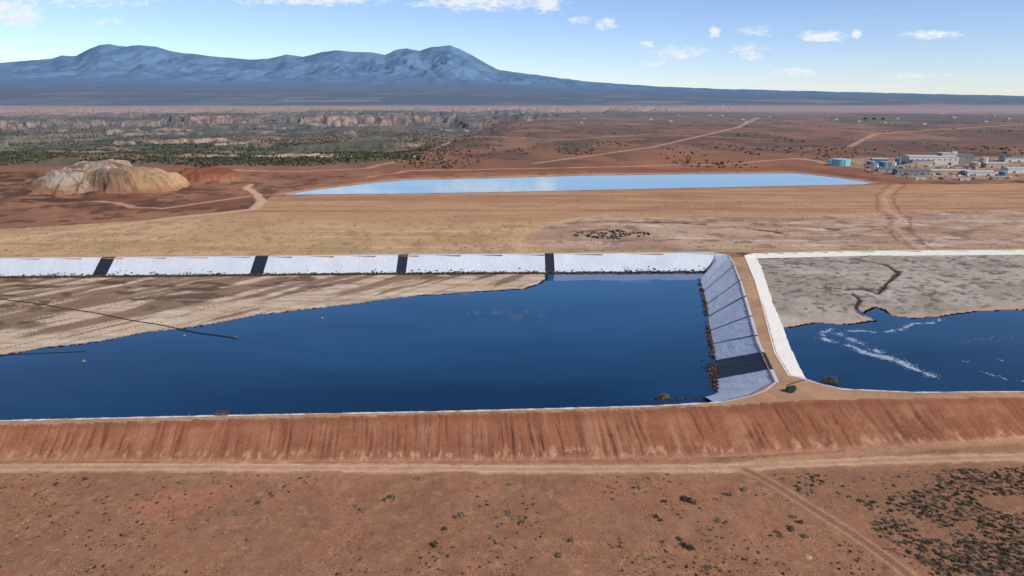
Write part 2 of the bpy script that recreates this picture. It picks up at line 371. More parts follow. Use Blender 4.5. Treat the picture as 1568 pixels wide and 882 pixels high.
# ------------------------------------------------------------ terrain sheet
s_core=np.linspace(-.93,.93,1080); so=np.geomspace(.94,8,24)
S=np.concatenate([-so[::-1],s_core,so])
yy=np.concatenate([[-3000,-1000,-300,0,50,80],1/np.linspace(1/110,1/380,430,endpoint=False),1/np.linspace(1/380,1/2000,400,endpoint=False),1/np.linspace(1/2000,1/9000,170),np.geomspace(9000,95000,40)[1:]])
X=(S[None,:]*np.maximum(yy,110)[:,None]); Y=np.repeat(yy[:,None],len(S),1)
nr,nc=X.shape
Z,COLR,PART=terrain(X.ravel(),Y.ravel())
V=np.stack([X.ravel(),Y.ravel(),Z],1)
idx=np.arange(nr*nc).reshape(nr,nc)
Fq=np.stack([idx[:-1,:-1],idx[:-1,1:],idx[1:,1:],idx[1:,:-1]],-1).reshape(-1,4)
fp_=PART[Fq[:,0]]
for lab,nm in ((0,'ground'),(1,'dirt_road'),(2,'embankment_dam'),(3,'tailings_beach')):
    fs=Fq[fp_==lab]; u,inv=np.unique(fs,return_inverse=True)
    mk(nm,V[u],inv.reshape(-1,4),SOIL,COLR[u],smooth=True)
def TZ(x,y): return terrain(np.atleast_1d(np.asarray(x,float)),np.atleast_1d(np.asarray(y,float)))[0]

# ------------------------------------------------------------ mountains
def E(v):
    dy=(441-v)/F; return (-sp+dy*cp)/(cp+dy*sp)
mu=[-700,-300,0,60,90,105,125,150,165,180,192,205,225,250,268,290,330,390,415,430,445,470,500,518,540,572,592,606,625,645,662,690,705,720,745,765,800,830,900,1000,1100,1300,1568,2000]
mv=[112,104,97,92,90,85,86,74,69,67,70,71,69,72,78,81,86,91,90,87,83,87,79,77,79,80,84,77,74,78,72,69,75,83,97,107,112,116,125,132,136,141,147,150]
bu=[-700,0,400,760,1000,1300,1568,2000]; bv=[124,122,130,131,138,143.5,148.5,150]
S2=np.linspace(-1.25,1.25,1100); y2=np.concatenate([np.geomspace(9000,24000,90),np.linspace(24200,38000,160),np.linspace(38500,46000,12)])
MX=S2[None,:]*y2[:,None]; MY=np.repeat(y2[:,None],len(S2),1); mx_=MX.ravel(); my_=MY.ravel()
U=784+F*1.037*(mx_/my_)
Ur=U+3*(fbm(mx_/900,my_*0,5,3)-.5)
eb=E(np.interp(U,bu,bv)); er=E(np.interp(Ur,mu,mv)-1.6*(fbm(mx_/420,my_*0+2.2,6,4)-.5))
zb=eb*24000+100; zr=np.maximum(er*38000+100,eb*38000+120)
t=np.clip((my_-9000)/15000,0,1)
z1=(zb+10)*t**1.25-10+ss(.05,.5,t)*(fbm(mx_/1500,my_/900,12,5)-.5)*40*ss(1,.8,t)
t2=np.clip((my_-24000)/14000,0,1)
rg=1-np.abs(2*fbm(mx_/2000,my_/4800,13,5)-1); rg2=1-np.abs(2*fbm(mx_/800,my_/2000,14,4)-1)
tw=np.clip(t2+(.24*(rg-.75)+.08*(rg2-.7))*np.sin(np.pi*t2)*1.5,0,1)
z2=zb+(zr-zb)*(tw**1.5*(1-.3*np.sin(np.pi*tw)))
zm=np.where(my_<=24000,z1,z2); zm=np.where(my_>38000,zr*(1-(my_-38000)/9000*.8),zm)
mc=np.tile(C(110,116,126),(len(mx_),1))
q=fbm(mx_/900,my_/1600,15,5)
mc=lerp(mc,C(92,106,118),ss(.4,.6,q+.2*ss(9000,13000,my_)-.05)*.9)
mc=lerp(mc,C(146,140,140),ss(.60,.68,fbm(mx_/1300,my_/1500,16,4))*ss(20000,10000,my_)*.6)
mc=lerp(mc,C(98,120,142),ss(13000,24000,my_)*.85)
mc=lerp(mc,C(100,128,154),ss(24000,33000,my_)*.9)  # bluer with distance: aerial haze put into the slope colour
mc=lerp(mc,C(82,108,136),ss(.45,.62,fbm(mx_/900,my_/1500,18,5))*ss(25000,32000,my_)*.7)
mc=lerp(mc,C(156,168,176),ss(1,.3,np.hypot((U-150)/12,(my_-25500)/500))*.7)
MV=np.stack([mx_,my_,zm],1); idx=np.arange(MX.size).reshape(MX.shape)
Fm=np.stack([idx[:-1,:-1],idx[:-1,1:],idx[1:,1:],idx[1:,:-1]],-1).reshape(-1,4)
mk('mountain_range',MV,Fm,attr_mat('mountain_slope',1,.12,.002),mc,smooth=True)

# ------------------------------------------------------------ water
WAT=water_mat('pond_water',C(3,42,70),.02,.5,.9,.0012,C(8,54,84),240,440,C(38,92,130))
def polyobj(name,pts,z,mat):
    me=bpy.data.meshes.new(name); me.from_pydata([(p[0],p[1],z) for p in pts],[],[list(range(len(pts)))]); me.materials.append(mat)
    ob=bpy.data.objects.new(name,me); COLL.objects.link(ob); return ob
def shrink(pts,d):
    out=[]
    n=len(pts); A=0.5*sum(pts[i][0]*pts[(i+1)%n][1]-pts[(i+1)%n][0]*pts[i][1] for i in range(n)); sgn=1 if A>0 else -1
    for i in range(n):
        a=pts[i-1];b=pts[i];c_=pts[(i+1)%n]
        e1=(b-a)/np.linalg.norm(b-a); e2=(c_-b)/np.linalg.norm(c_-b)
        nn=np.array([-(e1[1]+e2[1]),e1[0]+e2[0]]); nn/=np.linalg.norm(nn)+1e-9
        out.append(b+sgn*nn*d)
    return np.array(out)
polyobj('pond_water',shrink(main_cell,9.6),WL,WAT)
polyobj('pond_water',shrink(right_cell,3.5),-3.0,WAT)
polyobj('pond_water',shrink(farpond,-2.0),-0.8,water_mat('far_pond_water',C(132,164,178),.04,.55,.3,.003,C(146,178,184)))

# ------------------------------------------------------------ liners
def liner_mat():
    m,nt,b=newmat('white_liner'); tc=N(nt,'ShaderNodeTexCoord'); o=tc.outputs['Object']
    mp=N(nt,'ShaderNodeMapping'); mp.inputs['Scale'].default_value=(1,.25,.3); mp.inputs['Rotation'].default_value=(0,0,.12); nt.links.new(o,mp.inputs[0])
    a=noise(nt,mp.outputs[0],.9,4,.7); c=noise(nt,o,.06,4)
    k=math_(nt,'ADD',math_(nt,'MULTIPLY_ADD',a,.35,.60),math_(nt,'MULTIPLY',c,.35))
    vm=N(nt,'ShaderNodeVectorMath',operation='SCALE'); vm.inputs[0].default_value=tuple(C(200,203,206)); nt.links.new(k,vm.inputs['Scale'])
    nt.links.new(vm.outputs[0],b.inputs['Base Color']); b.inputs['Roughness'].default_value=.5; b.inputs['Specular IOR Level'].default_value=.3
    bp=N(nt,'ShaderNodeBump'); bp.inputs['Distance'].default_value=.4; bp.inputs['Strength'].default_value=.6
    nt.links.new(a,bp.inputs['Height']); nt.links.new(bp.outputs[0],b.inputs['Normal']); return m
LIN=liner_mat(); BLK=simple('black_liner',C(38,42,48),.2,1.0,.5); SEAM=simple('liner_seam',C(30,40,52),.2,1,.6)
WLIN=simple('sunbleached_liner',C(218,210,196),.12,.5,.6,bump=.2)
liner=empty('pond_liner')
def resample(pts,ts):
    pts=np.asarray(pts,float); seg=np.r_[0,np.cumsum(np.linalg.norm(np.diff(pts,axis=0),axis=1))]; seg/=seg[-1]
    return np.stack([np.interp(ts,seg,pts[:,i]) for i in range(pts.shape[1])],1)
def strip(name,T,B,zt,zb,mi,mats,nrow=8,wr=.12,parent=liner,flap=1.2):
    n=len(T); dv=T-B; dv=dv/(np.linalg.norm(dv,axis=1)[:,None]+1e-6)
    rows=[np.c_[T+dv*flap,np.full(n,zt)]]
    for k in range(nrow+1):
        f=k/nrow; p=T*(1-f)+B*f; z=zt*(1-f)+zb*f+wr*(fbm(p[:,0]/2.5,p[:,1]/5,7,3)-.5)*(0 if k==0 else 1)
        rows.append(np.c_[p,np.full(n,0)+z])
    Vv=np.vstack(rows); id_=np.arange(Vv.shape[0]).reshape(nrow+2,n)
    f=np.stack([id_[1:,:-1],id_[1:,1:],id_[:-1,1:],id_[:-1,:-1]],-1).reshape(-1,4)
    return mk(name,Vv,f,None,smooth=False,parent=parent,mi=np.tile(np.asarray(mi),nrow+1),mats=mats)
us=np.unique(np.concatenate([np.linspace(-900,1094,700),[155,176,391,411,610,625,834,848,-110,-86,-400,-372]]))
ZF=-9.8; RUN=14.5
Tf=np.array([G(u,np.interp(u,[-900,0,840,1098],[405,396.5,389.5,388])) for u in us]); Bf=Tf+np.array([0,-RUN])
um=(us[:-1]+us[1:])/2
dark=np.zeros(len(um),int)
for a,b_ in ((155,176),(391,411),(610,625),(834,848),(-110,-86),(-400,-372)): dark[(um>a)&(um<b_)]=1
strip('far_bank_liner',Tf,Bf,.22,ZF,dark,[LIN,BLK],flap=2.6)
Ts=GP([(1094,388.2),(1108,389.5),(1117,393),(1122,402),(1133,430),(1147,480),(1160,525),(1170,545),(1188,585)])
Bs=np.vstack([Bf[-1:]+[-6,0],GP([(1068,430),(1070,438),(1072,446),(1077,470),(1082,505),(1087,535),(1089,560),(1092,602)],ZF)])
n1=9; Tt=[];Bb=[]
for i in range(n1-1):
    for k in range(24):
        f=k/24; Tt.append(Ts[i]*(1-f)+Ts[i+1]*f); Bb.append(Bs[i]*(1-f)+Bs[i+1]*f)
Tt.append(Ts[-1]);Bb.append(Bs[-1]); Tt=np.array(Tt);Bb=np.array(Bb)
mid=(Tt[:-1]+Tt[1:])/2; di=np.zeros(len(mid),int)
def near_seam(v,w):
    u=np.interp(v,[393,402,430,480,525,545,585],[1117,1122,1133,1147,1160,1170,1188]); g=G(u,v); return np.abs(mid[:,1]-g[1])<w
for v in (407,429,454,484,513): di[near_seam(v,1.0)]=1
di[(mid[:,1]<G(1165,539)[1])&(mid[:,1]>G(1176,566)[1])]=2
strip('side_bank_liner',Tt,Bb,.12,ZF,di,[LIN,SEAM,BLK],wr=.35)
Tn=GP([(1188,585),(1172,598),(1150,606),(1105,616),(1095,617)])
Bn=np.vstack([GP([(1092,602),(1090,603),(1088,604),(1082,606),(1078,607)],ZF)])
Tn2=resample(Tn,np.linspace(0,1,40)); Bn2=resample(Bn,np.linspace(0,1,40))
strip('near_corner_liner',Tn2,Bn2,.11,ZF,np.zeros(39,int),[LIN],6,flap=.5)
def ribbon(name,pts,w,z,mat,parent,wob=.0,n=400):
    p=resample(pts,np.linspace(0,1,n)); tg=np.gradient(p,axis=0); tg/=np.linalg.norm(tg,axis=1)[:,None]; nn=np.c_[-tg[:,1],tg[:,0]]
    ww=w*(1+wob*(fbm(p[:,0]/2,p[:,1]/2,3,3)-.5)*2)[:,None]
    a=p-nn*ww/2;b=p+nn*ww/2; Vv=np.vstack([np.c_[a,np.full(n,z)],np.c_[b,np.full(n,z)]]); i=np.arange(n-1)
    return mk(name,Vv,np.stack([i,i+1,i+1+n,i+n],1),mat,parent=parent)
ribbon('near_crest_liner',GP([(-1400,700),(-500,662),(0,644.5),(330,637),(700,630),(1000,622),(1105,616)]),.75,.08,WLIN,liner,1.3)
Tr=GP([(1140,392),(1156,430),(1168,470),(1186,540),(1208,575),(1228,579)])
Br=GP([(1162,391),(1176,430),(1190,470),(1212,530),(1234,577),(1236,580)],-3.3)
Tr2=np.vstack([Tr[i]*(1-f)+Tr[i+1]*f for i in range(5) for f in np.linspace(0,1,24,endpoint=False)]+[Tr[-1]]); Br2=np.vstack([Br[i]*(1-f)+Br[i+1]*f for i in range(5) for f in np.linspace(0,1,24,endpoint=False)]+[Br[-1]])
strip('right_cell_side_liner',Tr2,Br2,.12,-3.3,np.zeros(len(Tr2)-1,int),[WLIN],6,wr=.3,flap=.6)
Tq=resample(GP([(1140,392),(1152,388.5),(1300,385),(1568,383),(2400,380)]),np.linspace(0,1,200)); strip('right_cell_far_liner',Tq,Tq+[0,-5.5],.14,-2.0,np.zeros(199,int),[WLIN],3)
ribbon('right_cell_near_liner',GP([(1228,579),(1255,588),(1290,596),(1400,601),(1568,600),(2100,597),(3000,600)]),.75,.08,WLIN,liner,1.3)

# ------------------------------------------------------------ scattered vegetation / debris
def clump_proto(nf,flat=.7,leaf=.22,seed=0):
    r=np.random.default_rng(seed)
    nb=max(3,nf//14); cen=r.normal(size=(nb,3)); cen/=np.linalg.norm(cen,axis=1)[:,None]; cen*=r.uniform(.2,.75,(nb,1)); cen[:,2]=np.abs(cen[:,2])*flat
    out=[]
    for i in range(nf):
        c=cen[r.integers(nb)]+r.normal(size=3)*.2; c[2]=abs(c[2])*1.0+.03
        a=r.normal(size=3); a/=np.linalg.norm(a); b=np.cross(a,r.normal(size=3)); b/=np.linalg.norm(b); l=leaf*r.uniform(.6,1.4)
        out.append([c-a*l-b*l*.5,c+a*l-b*l*.4,c+a*l*.7+b*l*.6,c-a*l*.6+b*l*.5])
    return np.array(out)
def scatter(name,pos,size,protos,mat,cols,seed=1,zs=1.0,colvar=.3,parent=None):
    r=np.random.default_rng(seed); Vs=[];Cs=[]
    for k,p in enumerate(protos):
        sel=np.arange(len(pos))%len(protos)==k
        P=pos[sel]; s=size[sel]; n=len(P)
        if n==0: continue
        an=r.uniform(0,6.28,n); ca,sa=np.cos(an),np.sin(an); q=p.reshape(-1,3)
        x=(q[None,:,0]*ca[:,None]-q[None,:,1]*sa[:,None])*s[:,None]+P[:,0:1]
        y=(q[None,:,0]*sa[:,None]+q[None,:,1]*ca[:,None])*s[:,None]+P[:,1:2]
        z=q[None,:,2]*s[:,None]*zs+P[:,2:3]-.03
        Vs.append(np.stack([x,y,z],-1).reshape(-1,3))
        base=cols[r.integers(len(cols),size=n)]; nf=len(p)
        kk=r.uniform(1-colvar,1+colvar,(n,nf,1))*(base[:,None,:]); Cs.append(np.repeat(kk.reshape(-1,3),4,axis=0))
    Vv=np.vstack(Vs); Cc=np.vstack(Cs); f=np.arange(len(Vv)).reshape(-1,4)
    return mk(name,Vv,f,mat,Cc,parent=parent)
FOL=attr_mat('dry_foliage',.9,.15,1)
def onland(px,z=-7):
    g=GP(px,z); return np.c_[g,TZ(g[:,0],g[:,1])]
sageC=np.array([C(104,94,74),C(82,76,58),C(124,110,88),C(70,64,50),C(136,122,100)])
big=[(380,767),(360,785),(395,770),(600,762),(545,775),(553,782),(588,766),(680,810),(665,835),(780,790),(800,797),(1050,765),(1115,758),(1005,792),(1012,797),(1100,798),(1048,835),(1040,826),(1058,840),(875,828),(1210,810),(1190,815),(1225,800),(1232,822),(1195,822),(1215,792),(15,860),(855,850),(708,789),(696,792),(1085,870),(1365,765),(1018,768),(1060,770),(130,735),(85,742),(640,733),(780,742),(1140,750)]
pb=onland(big); sb=np.array([rng.uniform(.85,1.45) for _ in big]); sb[11]=1.8;sb[3]=1.6;sb[12]=1.5
pr=[clump_proto(170,.75,.13,i) for i in range(5)]
ru=rng.uniform(1160,1700,8500); rv=rng.uniform(714,925,8500)
g=GP(list(zip(ru,rv)),-7); inside=(sd(g[:,0],g[:,1],scrubzone,30)<-1)&(pd(g[:,0],g[:,1],branch,20)>2.5)
dens=fbm(g[:,0]/11,g[:,1]/11,200,3)+.22*ss(1250,1500,ru)
keep=inside&(dens>.50+.2*rng.random(len(ru))); g=g[keep]
pos2=np.c_[g,TZ(g[:,0],g[:,1])]; s2=rng.uniform(.2,.9,len(g))**1.4
ru=rng.uniform(-50,1600,3200); rv=rng.uniform(726,900,3200); g3=GP(list(zip(ru,rv)),-7); k3=(pd(g3[:,0],g3[:,1],branch,20)>2.5)&(fbm(g3[:,0]/16,g3[:,1]/16,201,3)>.44+.12*rng.random(3200)); g3=g3[k3]
pos3=np.c_[g3,TZ(g3[:,0],g3[:,1])]; s3_=rng.uniform(.3,.8,len(g3))**2.0
scatter('sagebrush',np.vstack([pb,pos2,pos3]),np.concatenate([sb,s2,s3_]),pr,FOL,sageC,3,.8)
ru=rng.uniform(-60,1640,26000); rv=rng.uniform(722,920,26000); g=GP(list(zip(ru,rv)),-7)
d=fbm(g[:,0]/6,g[:,1]/6,202,3); k=(pd(g[:,0],g[:,1],branch,20)>2.2)&(pd(g[:,0],g[:,1],road,20)>3.5)&(d>.40+.2*rng.random(len(d))); g=g[k]
tuft=[clump_proto(9,.8,.35,20+i) for i in range(4)]
scatter('grass_tufts',np.c_[g,TZ(g[:,0],g[:,1])],rng.uniform(.08,.30,len(g)),tuft,FOL,np.array([C(134,110,82),C(92,74,56),C(168,138,106),C(74,60,48),C(190,160,124)]),4)
ru=rng.uniform(-60,1640,900); rv=rng.uniform(728,900,900); g=GP(list(zip(ru,rv)),-7); k=fbm(g[:,0]/12,g[:,1]/12,205,3)>.5; g=g[k]
scatter('loose_stones',np.c_[g,TZ(g[:,0],g[:,1])],rng.uniform(.10,.34,len(g)),[clump_proto(14,.4,.5,80+i) for i in range(3)],FOL,np.array([C(206,172,140),C(190,150,118)]),9,.5,.1)
ru=rng.uniform(-60,1640,2200); rv=rng.uniform(300,388,2200); g=GP(list(zip(ru,rv)),0); k=sd(g[:,0],g[:,1],covered,30)<-2; g=g[k]
scatter('dry_shrubs',np.c_[g,TZ(g[:,0],g[:,1])],rng.uniform(.3,.95,len(g)),tuft,FOL,np.array([C(130,110,74),C(104,92,62),C(80,70,52)]),5)
ru=rng.uniform(-60,1640,2200); rv=rng.uniform(690,712,2200); g=GP(list(zip(ru,rv)),-7); k=(pd(g[:,0],g[:,1],road,20)>3); g=g[k]
scatter('toe_weeds',np.c_[g,TZ(g[:,0],g[:,1])],rng.uniform(.08,.3,len(g)),tuft,FOL,np.array([C(120,96,70),C(88,70,52),C(150,120,90)]),7)
# junipers over canyon country and plain
n=120000; ru=rng.uniform(-350,1900,n); rv=160+(rng.random(n)**1.1)*104; gx,gy=G(ru,rv,0)
bxx=np.interp(gy,*CANX)
isc=(gx-bxx+160*(fbm(gx/80,gy/160,211,3)-.5)+60*rng.normal(size=n))<0; dn=fbm(gx/110,gy/200,210,4)
k=(gy>1020)&((isc&(dn>.30+.24*rng.random(n)+.15*ss(1250,1030,gy)))|((~isc)&(dn>.50+.16*rng.random(n))&(rng.random(n)<.12)))&(sd(gx,gy,mill_pad,60)>5)&(sd(gx,gy,farpond,80)>60)&(gy<6500)
gx=gx[k][:36000];gy=gy[k][:36000]
jp=[clump_proto(12,.9,.52,40+i) for i in range(4)]
scatter('juniper_woodland',np.c_[gx,gy,TZ(gx,gy)],rng.uniform(1.2,3.5,len(gx)),jp,FOL,np.array([C(76,80,60),C(64,68,54),C(92,90,70)]),6,.9,.25)

def along(pts,n,jit,seed):
    r=np.random.default_rng(seed); p=resample(pts,r.random(n)); return p+r.normal(size=(n,2))*jit
def debris(name,p,z,size,seed,cols):
    r=np.random.default_rng(seed); pos=np.c_[p,np.maximum(TZ(p[:,0],p[:,1]),z)]
    return scatter(name,pos,r.uniform(size[0],size[1],len(p)),[clump_proto(22,.7,.3,60+i) for i in range(4)],FOL,cols,seed,.8)
dC=np.array([C(104,80,62),C(80,62,48),C(128,100,76),C(60,48,40)])
def bank_drift(name,n,seed):
    r=np.random.default_rng(seed); p=resample(Bf[us>-400],r.random(n)); off=np.abs(r.normal(size=n))*2.4-3.0
    off=off*(.5+fbm(p[:,0]/9,p[:,1]/9,12,3)); p=p+np.c_[np.zeros(n),off]
    zl=ZF+off*(-ZF/RUN); z=np.maximum(np.maximum(zl,WL+.02),TZ(p[:,0],p[:,1]))
    return scatter(name,np.c_[p,z],r.uniform(.45,1.3,n),[clump_proto(22,.7,.3,60+i) for i in range(4)],FOL,dC,seed,.8)
bank_drift('tumbleweed_drift',8000,70)
p=np.vstack([along(Bs[1:]+[.9,0],800,(.6,1.0),71),along(np.array([Bf[-1]+[-22,-1],Bf[-1]+[0,-1]]),260,(4,1.5),72),along(Bs[7:]+[.8,2],120,(1.3,3),73)]); p=p[fbm(p[:,0]/5,p[:,1]/5,77,3)>.40]; debris('tumbleweed_drift',p,WL,(.3,1.1),71,dC)
p=along(GP([(1092,607),(1060,612),(1010,613)],WL)+[0,.8],160,(1.5,.6),75); debris('tumbleweed_drift',p,WL,(.2,.6),75,dC)
p=along(np.vstack([crest[2:8]]),700,(1,.25),76); pz=TZ(p[:,0],p[:,1]); scatter('crest_weeds',np.c_[p,pz],rng.uniform(.1,.32,len(p)),tuft,FOL,dC,76)

def flakes(name,lines,mat):
    r=np.random.default_rng(9); Q=[]
    for pts,n,j in lines:
        p=resample(GP(pts,-3),r.random(n)**.9); w=fbm(p[:,0]/5,p[:,1]/5,31,3)
        dens=fbm(p[:,0]/3,p[:,1]/3,35,3); p=p[dens>.36+.15*r.random(len(p))]; w=fbm(p[:,0]/9,p[:,1]/9,31,3)
        p=p+np.c_[(w-.5)*7,(fbm(p[:,0]/7,p[:,1]/7,32,3)-.5)*7]+r.normal(size=(len(p),2))*j*r.choice([.5,1,2.2],size=(len(p),1))
        for q in p:
            s=r.uniform(.05,.28); a=r.uniform(0,3.1); k=6
            an=np.linspace(0,2*np.pi,k,endpoint=False)+a; rr=s*r.uniform(.5,1.2,k)
            Q.append(np.c_[q[0]+np.cos(an)*rr*1.6,q[1]+np.sin(an)*rr,np.full(k,-2.995+.004*r.random())])
    Q=np.array(Q); f=np.arange(Q.shape[0]*6).reshape(-1,6); return mk(name,Q.reshape(-1,3),f,mat)
FOAM=simple('foam',C(166,176,184),.3,2,.8)
flakes('pond_foam',[([(1254,508),(1262,518),(1285,525),(1320,540),(1370,553),(1400,565),(1436,578)],3600,.6),
 ([(1254,508),(1275,503),(1310,507),(1350,510),(1400,500),(1440,488)],1600,.4),([(1285,512),(1320,527),(1350,545),(1390,558)],1800,.9),
 ([(1475,553),(1480,554)],14,.3),([(1530,551),(1536,553)],14,.3),([(1500,566),(1540,580),(1600,590)],160,.5),([(1470,525),(1530,515),(1600,520)],60,.6)],FOAM)

# ------------------------------------------------------------ tailings mound
def mound():
    c=np.array(G(160,290))
    nx,ny=320,180; a=np.linspace(-108,108,nx); b=np.linspace(-68,68,ny); A,B=np.meshgrid(a,b); A=A.ravel();B=B.ravel()
    rad=np.hypot(A/92,B/58); ang=np.arctan2(B/58,A/92)
    gul=fbm(ang*8+40,rad*1.2,5,5)
    r_=rad+(gul-.5)*.5*ss(.3,.9,rad)+(fbm(A/34,B/34,6,4)-.5)*.4
    h=ss(1.0,.5,r_)
    z=24*h**.75+6*ss(.42,.25,np.hypot((A+12)/92,(B-4)/60)+(fbm(A/18,B/18,19,3)-.5)*.3)+(fbm(A/9,B/9,8,4)-.5)*6*h+3*np.exp(-((A-2)/18)**2-((B-8)/16)**2)-1.2
    z=z*(1-.25*ss(.3,1,A/90))
    x=c[0]+A; y=c[1]+B+10
    col=np.tile(C(158,132,108),(len(A),1)); col=lerp(col,C(180,152,122),ss(.4,.65,fbm(A/14,B/14,11,4)))
    col=lerp(col,C(108,86,70),ss(.46,.62,gul)*.85); col=lerp(col,C(164,156,144),ss(.42,.58,fbm(A/22+9,z/6,12,3))*ss(40,-40,A)*.7)
    col=lerp(col,C(84,62,50),ss(-40,-75,A+30*(gul-.5))*.8); col=lerp(col,C(100,76,60),ss(.52,.66,fbm(A/7,B/5,13,3))*.7)  # left flank darkened: the mound's shaded side painted in
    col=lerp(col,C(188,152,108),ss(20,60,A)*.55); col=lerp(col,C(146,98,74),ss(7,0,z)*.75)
    id_=np.arange(len(A)).reshape(ny,nx); f=np.stack([id_[:-1,:-1],id_[:-1,1:],id_[1:,1:],id_[1:,:-1]],-1).reshape(-1,4)
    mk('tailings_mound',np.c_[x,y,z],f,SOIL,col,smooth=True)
mound()

# ------------------------------------------------------------ box-building toolkit
def boxv(cx_,cy_,cz,sx,sy,sz):
    v=np.array([(a,b,c) for c in (-.5,.5) for b in (-.5,.5) for a in (-.5,.5)])*[sx,sy,sz]+[cx_,cy_,cz]
    f=np.array([(0,2,3,1),(4,5,7,6),(0,1,5,4),(2,6,7,3),(0,4,6,2),(1,3,7,5)]); return v,f
def boxes(name,lst,mat,parent):
    V_=[];F_=[];o=0
    for b in lst:
        v,f=boxv(*b); V_.append(v);F_.append(f+o);o+=8
    return mk(name,np.vstack(V_),np.vstack(F_),mat,parent=parent)
def cyl(name,x,y,z,r,h,mat,parent,n=32,cone=0):
    a=np.linspace(0,2*np.pi,n,endpoint=False); c,s=np.cos(a),np.sin(a)
    V_=[(x+r*c[i],y+r*s[i],z) for i in range(n)]+[(x+r*c[i],y+r*s[i],z+h) for i in range(n)]+[(x,y,z+h+cone)]
    F_=[[i,(i+1)%n,n+(i+1)%n,n+i] for i in range(n)]; T_=[[n+i,n+(i+1)%n,2*n] for i in range(n)]
    me=bpy.data.meshes.new(name); me.from_pydata(V_,[],F_+T_); me.materials.append(mat)
    ob=bpy.data.objects.new(name,me); COLL.objects.link(ob); ob.parent=parent; return ob
M_WHITE=simple('white_metal_siding',C(200,194,184),.12,.4,.6,stretch=(3,3,.2)); M_TAN=simple('tan_metal_siding',C(176,160,136),.12,.5,.6,stretch=(3,3,.2))
M_GREY=simple('grey_metal_siding',C(132,128,124),.15,.5,.6,stretch=(3,3,.2)); M_ROOF=simple('light_roof',C(184,180,172),.15,.3,.5)
M_ROOFG=simple('grey_roof',C(116,116,120),.2,.3,.5); M_BLUE=simple('blue_paint',C(80,130,152),.15,.5,.5); M_CYAN=simple('turquoise_paint',C(110,190,200),.12,.3,.5)
M_DARK=simple('dark_opening',C(40,40,44),.2,1,.7); M_RUST=simple('rusty_steel',C(106,78,62),.3,1,.7,bump=.05); M_GREEN=simple('green_paint',C(40,74,46),.2,1,.5)
M_BLACK=simple('black_rubber',C(44,42,40),.4,.8,.8); M_WOOD=simple('weathered_wood',C(92,76,62),.3,2,.9,stretch=(4,4,.5)); M_CONC=simple('concrete',C(166,158,146),.2,1,.9)
M_YEL=simple('yellow_paint',C(190,150,50),.2,1,.5)
def building(name,u,v,w,d,h,rot,wall,roof,rise=1.5,bays=5,doors=1,annex=None):
    x,y=G(u,v,0); e=empty(name)
    boxes('walls',[(0,0,h/2,w,d,h)],wall,e)
    o=.6; V_=[(-w/2-o,-d/2-o,h+.02),(w/2+o,-d/2-o,h+.02),(w/2+o,d/2+o,h+.02),(-w/2-o,d/2+o,h+.02),(-w/2-o,0,h+rise),(w/2+o,0,h+rise)]
    me=bpy.data.meshes.new('roof'); me.from_pydata(V_,[],[(0,1,5,4),(3,4,5,2),(0,4,3),(1,2,5),(0,3,2,1)]); me.materials.append(roof)
    ob=bpy.data.objects.new('roof',me); COLL.objects.link(ob); ob.parent=e
    wn=[]
    for i in range(bays):
        xx=-w/2+w*(i+.5)/bays
        wn.append((xx,-d/2-.03,h*.66,w/bays*.35,.08,h*.13))
    boxes('windows',wn,M_DARK,e)
    boxes('doors',[(-w/2+w*(i+.5)/doors*1.0,-d/2-.05,min(h*.4,4)/2,min(4,w*.2),.12,min(h*.4,4)) for i in range(doors)]+[(-w/2-.05,0,min(h*.4,4)/2,.12,min(4,d*.3),min(h*.4,4))],M_DARK,e)
    boxes('wall_ribs',[(-w/2+w*i/(bays*2),-d/2-.1,h/2,.3,.22,h-.1) for i in range(1,bays*2)],wall,e)
    boxes('roof_vents',[(-w/2+w*(i+.5)/bays,0,h+rise+.5,1.2,1.2,1.2) for i in range(bays)],M_GREY,e)
    if annex:
        for a in annex: boxes(a[0],[a[1]],a[2],e)
    e.location=(x,y,0); e.rotation_euler=(0,0,math.radians(rot)); return e
building('mill_building',1421,251,72,34,12,-6,M_WHITE,M_ROOF,2,9,3,[('annex_low',(-20,-22,3.5,30,9.5,7),M_TAN),('annex_roof',(-20,-22,7.3,31,10.5,.5),M_ROOFG),('tower_block',(24,2,8.5,18,20,17),M_TAN),('tower_cap',(24,2,17.3,19,21,.6),M_ROOF),('lean_to',(42,-4,5,11.5,24,10),M_GREY)])
building('processing_building',1466,249,36,26,12,-6,M_GREY,M_ROOFG,2,5,1,[('hopper_house',(-8,0,15,8,8,5),M_WHITE)])
building('warehouse',1450,266,52,18,5,-4,M_TAN,M_ROOF,1.6,8,3)
building('warehouse',1395,267,44,16,6,-4,M_GREY,M_ROOFG,1.6,6,2)
building('metal_shed',1497,268,36,16,5,-3,M_WHITE,M_ROOF,1.5,6,2)
building('metal_shed',1345,249,22,13,6,-10,M_BLUE,M_ROOF,1.4,3,1)
building('metal_shed',1357,262,24,12,4,-10,M_TAN,M_BLUE,1.3,4,1)
building('metal_shed',1521,256,32,16,6,0,M_TAN,M_ROOF,1.5,5,2)
building('metal_shed',1556,264,34,16,6,0,M_WHITE,M_ROOF,1.5,5,2)
building('metal_shed',1548,247,30,16,6,0,M_WHITE,M_BLUE,1.5,5,2)
building('metal_shed',1600,260,40,18,7,0,M_GREY,M_ROOF,1.5,5,2)
building('office_trailer',1408,275,13,4,3,0,M_WHITE,M_ROOF,.4,4,1)
building('office_trailer',1476,276,13,4,3,5,M_WHITE,M_ROOF,.4,4,1)
building('office_trailer',1525,274,13,4,3,-5,M_TAN,M_ROOF,.4,4,1)
